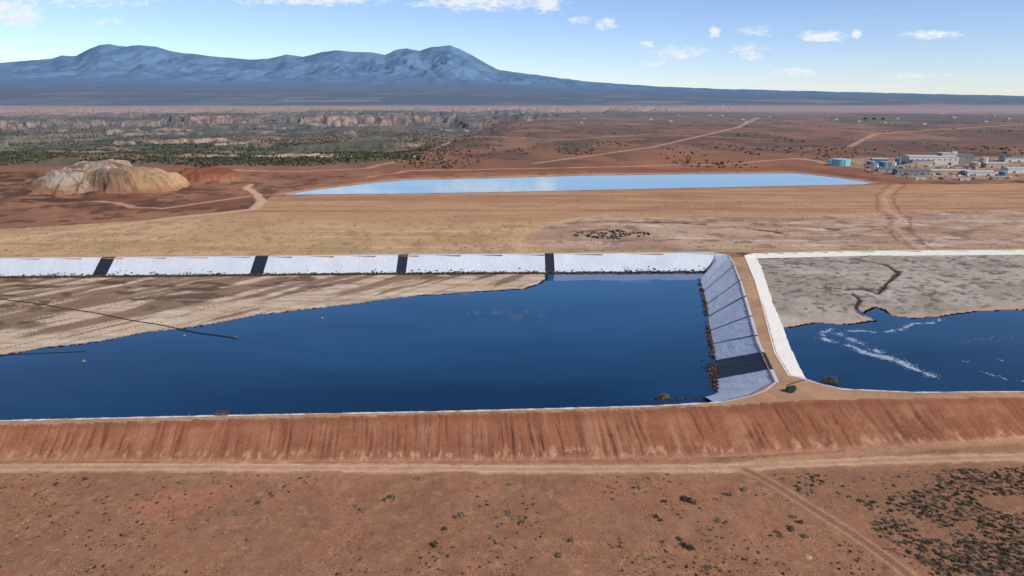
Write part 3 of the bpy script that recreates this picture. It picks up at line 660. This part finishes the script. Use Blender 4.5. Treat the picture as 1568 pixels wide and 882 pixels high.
def tank(u,v,r,h,mat,top):
    x,y=G(u,v,0); e=empty('storage_tank'); cyl('shell',0,0,0,r,h,mat,e); cyl('lid',0,0,h+.01,r*1.02,.3,top,e,32,r*.12)
    boxes('ladder',[(r*.0,-r-.25,h/2,.7,.3,h)]+[(0,-r-.45,i*.8+.4,.9,.08,.1) for i in range(int(h/.8))],M_GREY,e)
    boxes('rail',[(r*math.cos(a),r*math.sin(a),h+.8,.12,.12,1) for a in np.linspace(0,6.28,14)],M_GREY,e)
    e.location=(x,y,0)
tank(1287,253,13.5,9,M_CYAN,M_ROOF); tank(1272,250,5,5,M_CYAN,M_ROOF)
for a in ((1339,258,5,6,M_WHITE,M_BLUE),(1352,255,6,7,M_BLUE,M_ROOF),(1366,257,5,8,M_WHITE,M_ROOF),(1374,252,4,9,M_BLUE,M_BLUE),(1380,262,4,6,M_GREY,M_ROOF),(1333,252,6,5,M_BLUE,M_ROOF),(1437,262,5,5,M_GREY,M_ROOFG),(1492,256,7,7,M_TAN,M_ROOF),(1505,250,6,9,M_WHITE,M_ROOF),(1535,268,5,5,M_BLUE,M_ROOF)): tank(*a)
e=empty('conveyor_gallery'); boxes('gallery',[(0,0,9,34,2.6,2.4)],M_GREY,e); boxes('legs',[(x,yv,4,.5,.5,8) for x in (-15,-5,5,15) for yv in (-1,1)],M_RUST,e); boxes('braces',[(x,0,5,.3,2.2,.3) for x in (-15,-5,5,15)],M_RUST,e)
gx_,gy_=G(1388,262); e.location=(gx_,gy_,0); e.rotation_euler=(0,math.radians(-8),math.radians(10))
for k,(u,v,hh) in enumerate(((1376,256,20),(1455,250,24))):
    e=empty('exhaust_stack'); cyl('stack',0,0,0,1.2,hh,M_GREY,e,16); cyl('collar',0,0,hh,1.5,.6,M_RUST,e,16); cyl('base',0,0,0,2.2,2,M_CONC,e,16); x,y=G(u,v); e.location=(x,y,0)
e=empty('equipment_yard'); r=np.random.default_rng(5); L1=[];L2=[];L3=[]
for i in range(170):
    u=r.uniform(1325,1600); v=r.uniform(252,275); x,y=G(u,v); s=r.uniform(1.0,4.0); (L1,L2,L3)[0 if i%6==0 else 1+i%2].append((x,y,s*.3,s,r.uniform(1.2,3.5),s*.6))
boxes('crates',L1,M_WHITE,e); boxes('machinery',L2,M_RUST,e); boxes('containers',L3,M_ROOFG,e)
def truck(u,v,z,rot,mat,sc=1,name='pickup_truck'):
    x,y=G(u,v,z); e=empty(name)
    boxes('body',[(0,0,.75,5.2,1.9,.6)],mat,e); boxes('cab',[(.4,0,1.4,1.9,1.75,.72)],mat,e); boxes('windows',[(.4,0,1.45,1.95,1.79,.4)],M_DARK,e)
    boxes('bed_sides',[(-1.7,.9,1.2,1.7,.1,.35),(-1.7,-.9,1.2,1.7,.1,.35),(-2.55,0,1.2,.1,1.8,.35)],mat,e)
    for wx in (-1.6,1.6):
        for wy in (-.95,.95):
            w=cyl('wheel',0,0,0,.42,.26,M_BLACK,e,16); w.rotation_euler=(math.pi/2,0,0); w.location=(wx,wy+.13,.42)
    e.location=(x,y,float(TZ(x,y)[0])); e.rotation_euler=(0,0,math.radians(rot)); e.scale=(sc,)*3
for u,v,m in ((1402,272,M_WHITE),(1440,274,M_DARK),(1462,275,M_WHITE),(1510,277,M_WHITE),(1382,270,M_BLUE)): truck(u,v,0,rng.uniform(0,180),m)

def tree(u,v,z,h,r_):
    x,y=G(u,v,z); e=empty('cottonwood_tree'); e.location=(x,y,z)
    def limb(a,b,ra,rb,nm):
        a=np.array(a);b=np.array(b);d=b-a;d=d/np.linalg.norm(d);s=np.cross(d,[.3,.9,.1]);s/=np.linalg.norm(s);t=np.cross(d,s);an=np.linspace(0,6.283,8,endpoint=False)
        V_=[a+ra*(np.cos(q)*s+np.sin(q)*t) for q in an]+[b+rb*(np.cos(q)*s+np.sin(q)*t) for q in an]
        mk(nm,V_,[[i,(i+1)%8,8+(i+1)%8,8+i] for i in range(8)],M_WOOD,parent=e)
    limb((0,0,0),(0,0,h*.5),.4,.25,'trunk')
    for i in range(4):
        a=i*1.6; limb((0,0,h*.35),(r_*.6*math.cos(a),r_*.6*math.sin(a),h*.7),.2,.08,'limb')
    c=clump_proto(320,1.0,.14,int(u)); c=c*[r_,r_,h*.62]+[0,0,h*.3]; r=np.random.default_rng(int(u)); base=C(66,82,44)
    cc=np.repeat(base*r.uniform(.6,1.4,(len(c),1)),4,axis=0); mk('crown',c.reshape(-1,3),np.arange(len(c)*4).reshape(-1,4),FOL,cc,parent=e)
for u,v in ((1533,246),(1543,245),(1325,184),(1338,184),(1352,184)): tree(u,v,0,9 if v>200 else 14,5 if v>200 else 11)

e=empty('distant_houses'); A_=[];B_=[]
r=np.random.default_rng(8)
for i in range(100):
    if i<64: u=r.uniform(860,1120); v=r.uniform(157,169)
    else: u=r.uniform(760,1568); v=r.uniform(160,192)
    x,y=G(u,v); w=r.uniform(7,14)*(1+y/8000); A_.append((x,y,2.4,w,w*.6,4.8)); B_.append((x,y,5.3,w*1.05,w*.4,1.0))
boxes('walls',A_,M_TAN,e); boxes('roofs',B_,M_ROOF,e)

# ------------------------------------------------------------ small site objects
def gpos(u,v,z): 
    x,y=G(u,v,z); return (x,y,z)
def tires():
    r=np.random.default_rng(12); V_=[];F_=[];o=0; n=10
    for i in range(460):
        u=r.uniform(878,1005); vv=r.uniform(351,367)
        if abs(vv-359)>7*(1-abs(u-935)/75)+1 or vn(np.array([u/9.]),np.array([vv/2.5]),4)[0]<.42: continue
        x,y=G(u,vv); z=r.uniform(0,.3); a=np.linspace(0,6.283,n,endpoint=False); R=r.uniform(.5,.95)
        tl=r.uniform(-.4,.4)
        for rr,zz in ((R,0),(R,.4),(R*.5,.4),(R*.5,.1)):
            for q in a: V_.append((x+rr*math.cos(q),y+rr*math.sin(q),z+zz+tl*rr*math.cos(q)))
        for ring in range(3):
            for k in range(n): F_.append((o+ring*n+k,o+ring*n+(k+1)%n,o+(ring+1)*n+(k+1)%n,o+(ring+1)*n+k))
        o+=4*n
    mk('tire_pile',V_,F_,M_BLACK)
tires()
def curve(name,pts,rad,mat):
    cu=bpy.data.curves.new(name,'CURVE'); cu.dimensions='3D'; cu.bevel_depth=rad; cu.bevel_resolution=2; s=cu.splines.new('POLY'); s.points.add(len(pts)-1)
    for i,p in enumerate(pts): s.points[i].co=(*p,1)
    cu.materials.append(mat); ob=bpy.data.objects.new(name,cu); COLL.objects.link(ob); return ob
g=resample(GP([(-200,428),(0,458),(120,476),(240,497),(300,508),(362,518)],WL+.3),np.linspace(0,1,80)); zz=np.maximum(TZ(g[:,0],g[:,1]),WL)+.2
curve('discharge_pipeline',[(a[0],a[1]+.5*math.sin(i*.5),c) for i,(a,c) in enumerate(zip(g,zz))],.26,M_BLACK)
g=resample(GP([(362,518),(400,524),(480,538),(560,548)],WL),np.linspace(0,1,30)); curve('floating_hose',[(a[0],a[1]+.5*math.sin(i*.8),WL-.06) for i,a in enumerate(g)],.09,M_BLACK)
g=resample(GP([(-100,547),(0,543.5),(60,541),(130,538)],WL+.1),np.linspace(0,1,30)); curve('discharge_pipeline',[(a[0],a[1],max(float(TZ(a[0],a[1])[0]),WL)+.12) for a in g],.16,M_BLACK)
e=empty('crest_fence')
fe=resample(GP([(-400,658),(0,645.5),(330,638),(700,631),(1000,623),(1105,617.5)]),np.linspace(0,1,58)); boxes('posts',[(p[0],p[1]-.6,.6,.1,.1,1.2) for p in fe],M_CONC,e)
fe2=resample(GP([(1255,589.5),(1290,597.5),(1400,602.5),(1568,601.5),(2100,598.5)]),np.linspace(0,1,30)); boxes('posts_right',[(p[0],p[1]-.6,.55,.1,.1,1.1) for p in fe2],M_CONC,e)
for u,v in ((493,487),(128,553),(282,514),(360,517)):
    e=empty('marker_buoy'); cyl('float',0,0,-.2,.65,.55,M_CONC,e,16); cyl('cone',0,0,.35,.45,.4,M_RUST,e,16,.5); cyl('mast',0,0,.9,.06,.7,M_DARK,e,8); x,y=G(u,v,WL); e.location=(x,y,WL)
def raft(u,v,z,rot,sc=1):
    e=empty('pump_raft')
    for yy_ in (-1,1):
        p=cyl('pontoon',0,0,0,.4,4.6,M_RUST,e,16); p.rotation_euler=(0,math.pi/2,0); p.location=(-2.3,yy_,.2)
    boxes('deck',[(0,0,.65,4.2,2.8,.12)],M_WOOD,e); boxes('pump_housing',[(-.6,0,1.2,1.6,1.1,1.0),(-.6,0,1.8,1.0,.8,.2)],M_DARK,e); m=cyl('motor',0,0,0,.35,1.2,M_GREEN,e,16); m.rotation_euler=(0,math.pi/2,0); m.location=(.3,0,1.1)
    boxes('railing',[(sx*2,sy*1.3,1.2,.08,.08,1.0) for sx in (-1,0,1) for sy in (-1,1)]+[(0,1.3,1.7,4.1,.08,.08),(0,-1.3,1.7,4.1,.08,.08)],M_YEL,e)
    x,y=G(u,v,z); e.location=(x,y,z); e.rotation_euler=(0,0,math.radians(rot)); e.scale=(sc,)*3; return (x,y)
raft(1018,609,WL,20,.7); raft(1272,585,-3,-25,1.0)
curve('suction_hose',[gpos(1272,586,-2.8),gpos(1258,585,-2.5),gpos(1240,583,-.5),gpos(1225,583,.3),gpos(1205,590,.2)],.16,M_BLACK)
def genset(u,v):
    e=empty('portable_generator'); boxes('enclosure',[(0,0,1.25,3.2,1.5,1.3)],M_GREEN,e); boxes('top_hood',[(0,0,1.98,2.8,1.2,.14),(.9,0,2.2,.25,.25,.5)],M_DARK,e)
    boxes('louvres',[(-.9+i*.25,-.77,1.3,.1,.05,.9) for i in range(8)],M_DARK,e); boxes('chassis',[(0,0,.5,3.6,1.3,.15),(2.4,0,.5,1.4,.15,.12)],M_RUST,e)
    for wx in (-.7,.3):
        for wy in (-.85,.85):
            w=cyl('wheel',0,0,0,.4,.24,M_BLACK,e,16); w.rotation_euler=(math.pi/2,0,0); w.location=(wx,wy+.12,.4)
    x,y=G(u,v); e.location=(x,y,0); e.rotation_euler=(0,0,.3)
genset(1211,600)
e=empty('walkway_railing'); boxes('posts',[(x,0,.6,.09,.09,1.2) for x in np.linspace(-2,2,5)]+[(x,1.6,.6,.09,.09,1.2) for x in np.linspace(-2,2,5)],M_RUST,e); boxes('rails',[(0,0,1.2,4.1,.07,.07),(0,1.6,1.2,4.1,.07,.07),(0,.0,.65,4.1,.05,.05)],M_RUST,e); boxes('deck',[(0,.8,.1,4.2,1.5,.1)],M_WOOD,e)
x,y=G(338,637); e.location=(x,y,0)
e=empty('walkway_railing'); boxes('posts',[(x,0,.6,.09,.09,1.2) for x in np.linspace(-6,6,12)],M_CONC,e); boxes('rails',[(0,0,1.2,12,.07,.07),(0,.0,.65,12,.05,.05)],M_CONC,e)
x,y=G(1140,606); e.location=(x,y,0); e.rotation_euler=(0,0,.5)
e=empty('utility_pole'); cyl('pole',0,0,0,.14,6.2,M_WOOD,e,10); boxes('crossarm',[(0,0,5.6,1.8,.12,.14)],M_WOOD,e); boxes('insulators',[(a,0,5.77,.1,.1,.2) for a in (-.8,0,.8)],M_DARK,e)
x,y=G(1407,858,-7); e.location=(x,y,-7)
def rock(u,v,z,s,mat,name='boulder'):
    import bmesh
    r=np.random.default_rng(int(u)); bpy_me=bpy.data.meshes.new(name)
    bm=bmesh.new(); bmesh.ops.create_icosphere(bm,subdivisions=2,radius=s)
    for vtx in bm.verts: vtx.co*=r.uniform(.75,1.15); vtx.co.z*=.4
    bm.to_mesh(bpy_me); bm.free(); bpy_me.materials.append(mat); ob=bpy.data.objects.new(name,bpy_me); COLL.objects.link(ob); x,y=G(u,v,z); ob.location=(x,y,float(TZ(x,y)[0]))
ROCK=simple('sandstone',C(180,140,110),.3,3,.9,bump=.1)
for u,v,s in ((1237,853,1.0),(1213,597,.4),(700,728,.3),(905,740,.3),(450,733,.3),(1005,745,.35),(250,735,.3)): rock(u,v,-7,s,ROCK)

# ------------------------------------------------------------ light, sky
SEL,SAZ=math.radians(38),math.radians(128)
sun=bpy.data.lights.new('sun','SUN'); sun.energy=4.2; sun.angle=math.radians(.53); sun.color=(1,.95,.88)
so_=bpy.data.objects.new('sun',sun); COLL.objects.link(so_)
from mathutils import Vector
d=Vector((math.sin(SAZ)*math.cos(SEL),math.cos(SAZ)*math.cos(SEL),math.sin(SEL)))
so_.rotation_euler=d.to_track_quat('Z','Y').to_euler()
w=bpy.data.worlds.new('World'); scene.world=w; w.use_nodes=True; nt=w.node_tree; bg=nt.nodes['Background']
sky=N(nt,'ShaderNodeTexSky',sky_type='NISHITA'); sky.sun_disc=False; sky.sun_elevation=SEL; sky.sun_rotation=SAZ; sky.altitude=1700; sky.air_density=1.0; sky.dust_density=.2; sky.ozone_density=2.0
tint=N(nt,'ShaderNodeVectorMath',operation='MULTIPLY'); nt.links.new(sky.outputs[0],tint.inputs[0]); tint.inputs[1].default_value=(1.14,1.18,1.42)
tc=N(nt,'ShaderNodeTexCoord'); sx=N(nt,'ShaderNodeSeparateXYZ'); nt.links.new(tc.outputs['Generated'],sx.inputs[0])
yc=math_(nt,'MAXIMUM',sx.outputs[1],.05); az=math_(nt,'DIVIDE',sx.outputs[0],yc); el=math_(nt,'DIVIDE',sx.outputs[2],yc)
cb=N(nt,'ShaderNodeCombineXYZ'); nt.links.new(az,cb.inputs[0]); nt.links.new(math_(nt,'MULTIPLY',el,2.4),cb.inputs[1])
cn=noise(nt,cb.outputs[0],50,5,.7)
acc=None
def spot(u,v,a,b,k):
    global acc
    dy=(441-v)/F; yy_=cp+dy*sp; A0=((u-784)/F)/yy_; E0=(-sp+dy*cp)/yy_
    qa=math_(nt,'MULTIPLY_ADD',az,1059/a,-A0*1059/a); qb=math_(nt,'MULTIPLY_ADD',el,1059/b,-E0*1059/b)
    r2=math_(nt,'MULTIPLY_ADD',qa,qa,math_(nt,'MULTIPLY',qb,qb))
    e_=math_(nt,'DIVIDE',k,math_(nt,'MULTIPLY_ADD',r2,r2,1.0))
    acc=e_ if acc is None else math_(nt,'MAXIMUM',acc,e_)
for a in ((25,20,45,22,1.15),(165,33,24,8,.95),(110,0,170,14,.8),(480,-2,130,10,1.1),(730,4,90,11,1.2),(835,2,36,17,1.2),(885,33,18,8,1.0),(928,38,18,9,1.1),(1040,80,45,10,1.0),(990,68,14,6,1.0),(1095,50,10,12,1.05),(1145,78,28,14,.95),(1160,48,28,10,.9),
          (1262,56,42,9,1.25),(1312,52,9,9,1.1),(1425,53,45,7,1.2),(1220,110,50,8,.85),(1010,98,25,7,.85),(1400,116,60,6,.8),
          (570,-190,18,7,.85),(700,-192,20,8,.85),(1000,-170,34,7,.9),(780,-250,100,18,.6)): spot(*a)
mrk=math_(nt,'ADD',math_(nt,'MULTIPLY',cn,1.7),math_(nt,'MULTIPLY',acc,.6))
mr=N(nt,'ShaderNodeMapRange'); mr.inputs['From Min'].default_value=1.22; mr.inputs['From Max'].default_value=1.62; nt.links.new(mrk,mr.inputs[0])
alpha=math_(nt,'MULTIPLY',mr.outputs[0],.9)
mx=N(nt,'ShaderNodeMix',data_type='RGBA'); nt.links.new(alpha,mx.inputs[0]); nt.links.new(tint.outputs[0],mx.inputs[6]); mx.inputs[7].default_value=(8.9,9.2,9.6,1)
nt.links.new(mx.outputs[2],bg.inputs['Color']); bg.inputs['Strength'].default_value=.1

# ------------------------------------------------------------ camera
cam=bpy.data.cameras.new('camera'); co=bpy.data.objects.new('camera',cam); COLL.objects.link(co)
co.location=(0,0,CAMZ); co.rotation_euler=(math.pi/2-PITCH,0,0); cam.sensor_width=36; cam.lens=36*F/1568; cam.clip_start=1; cam.clip_end=200000
scene.camera=co
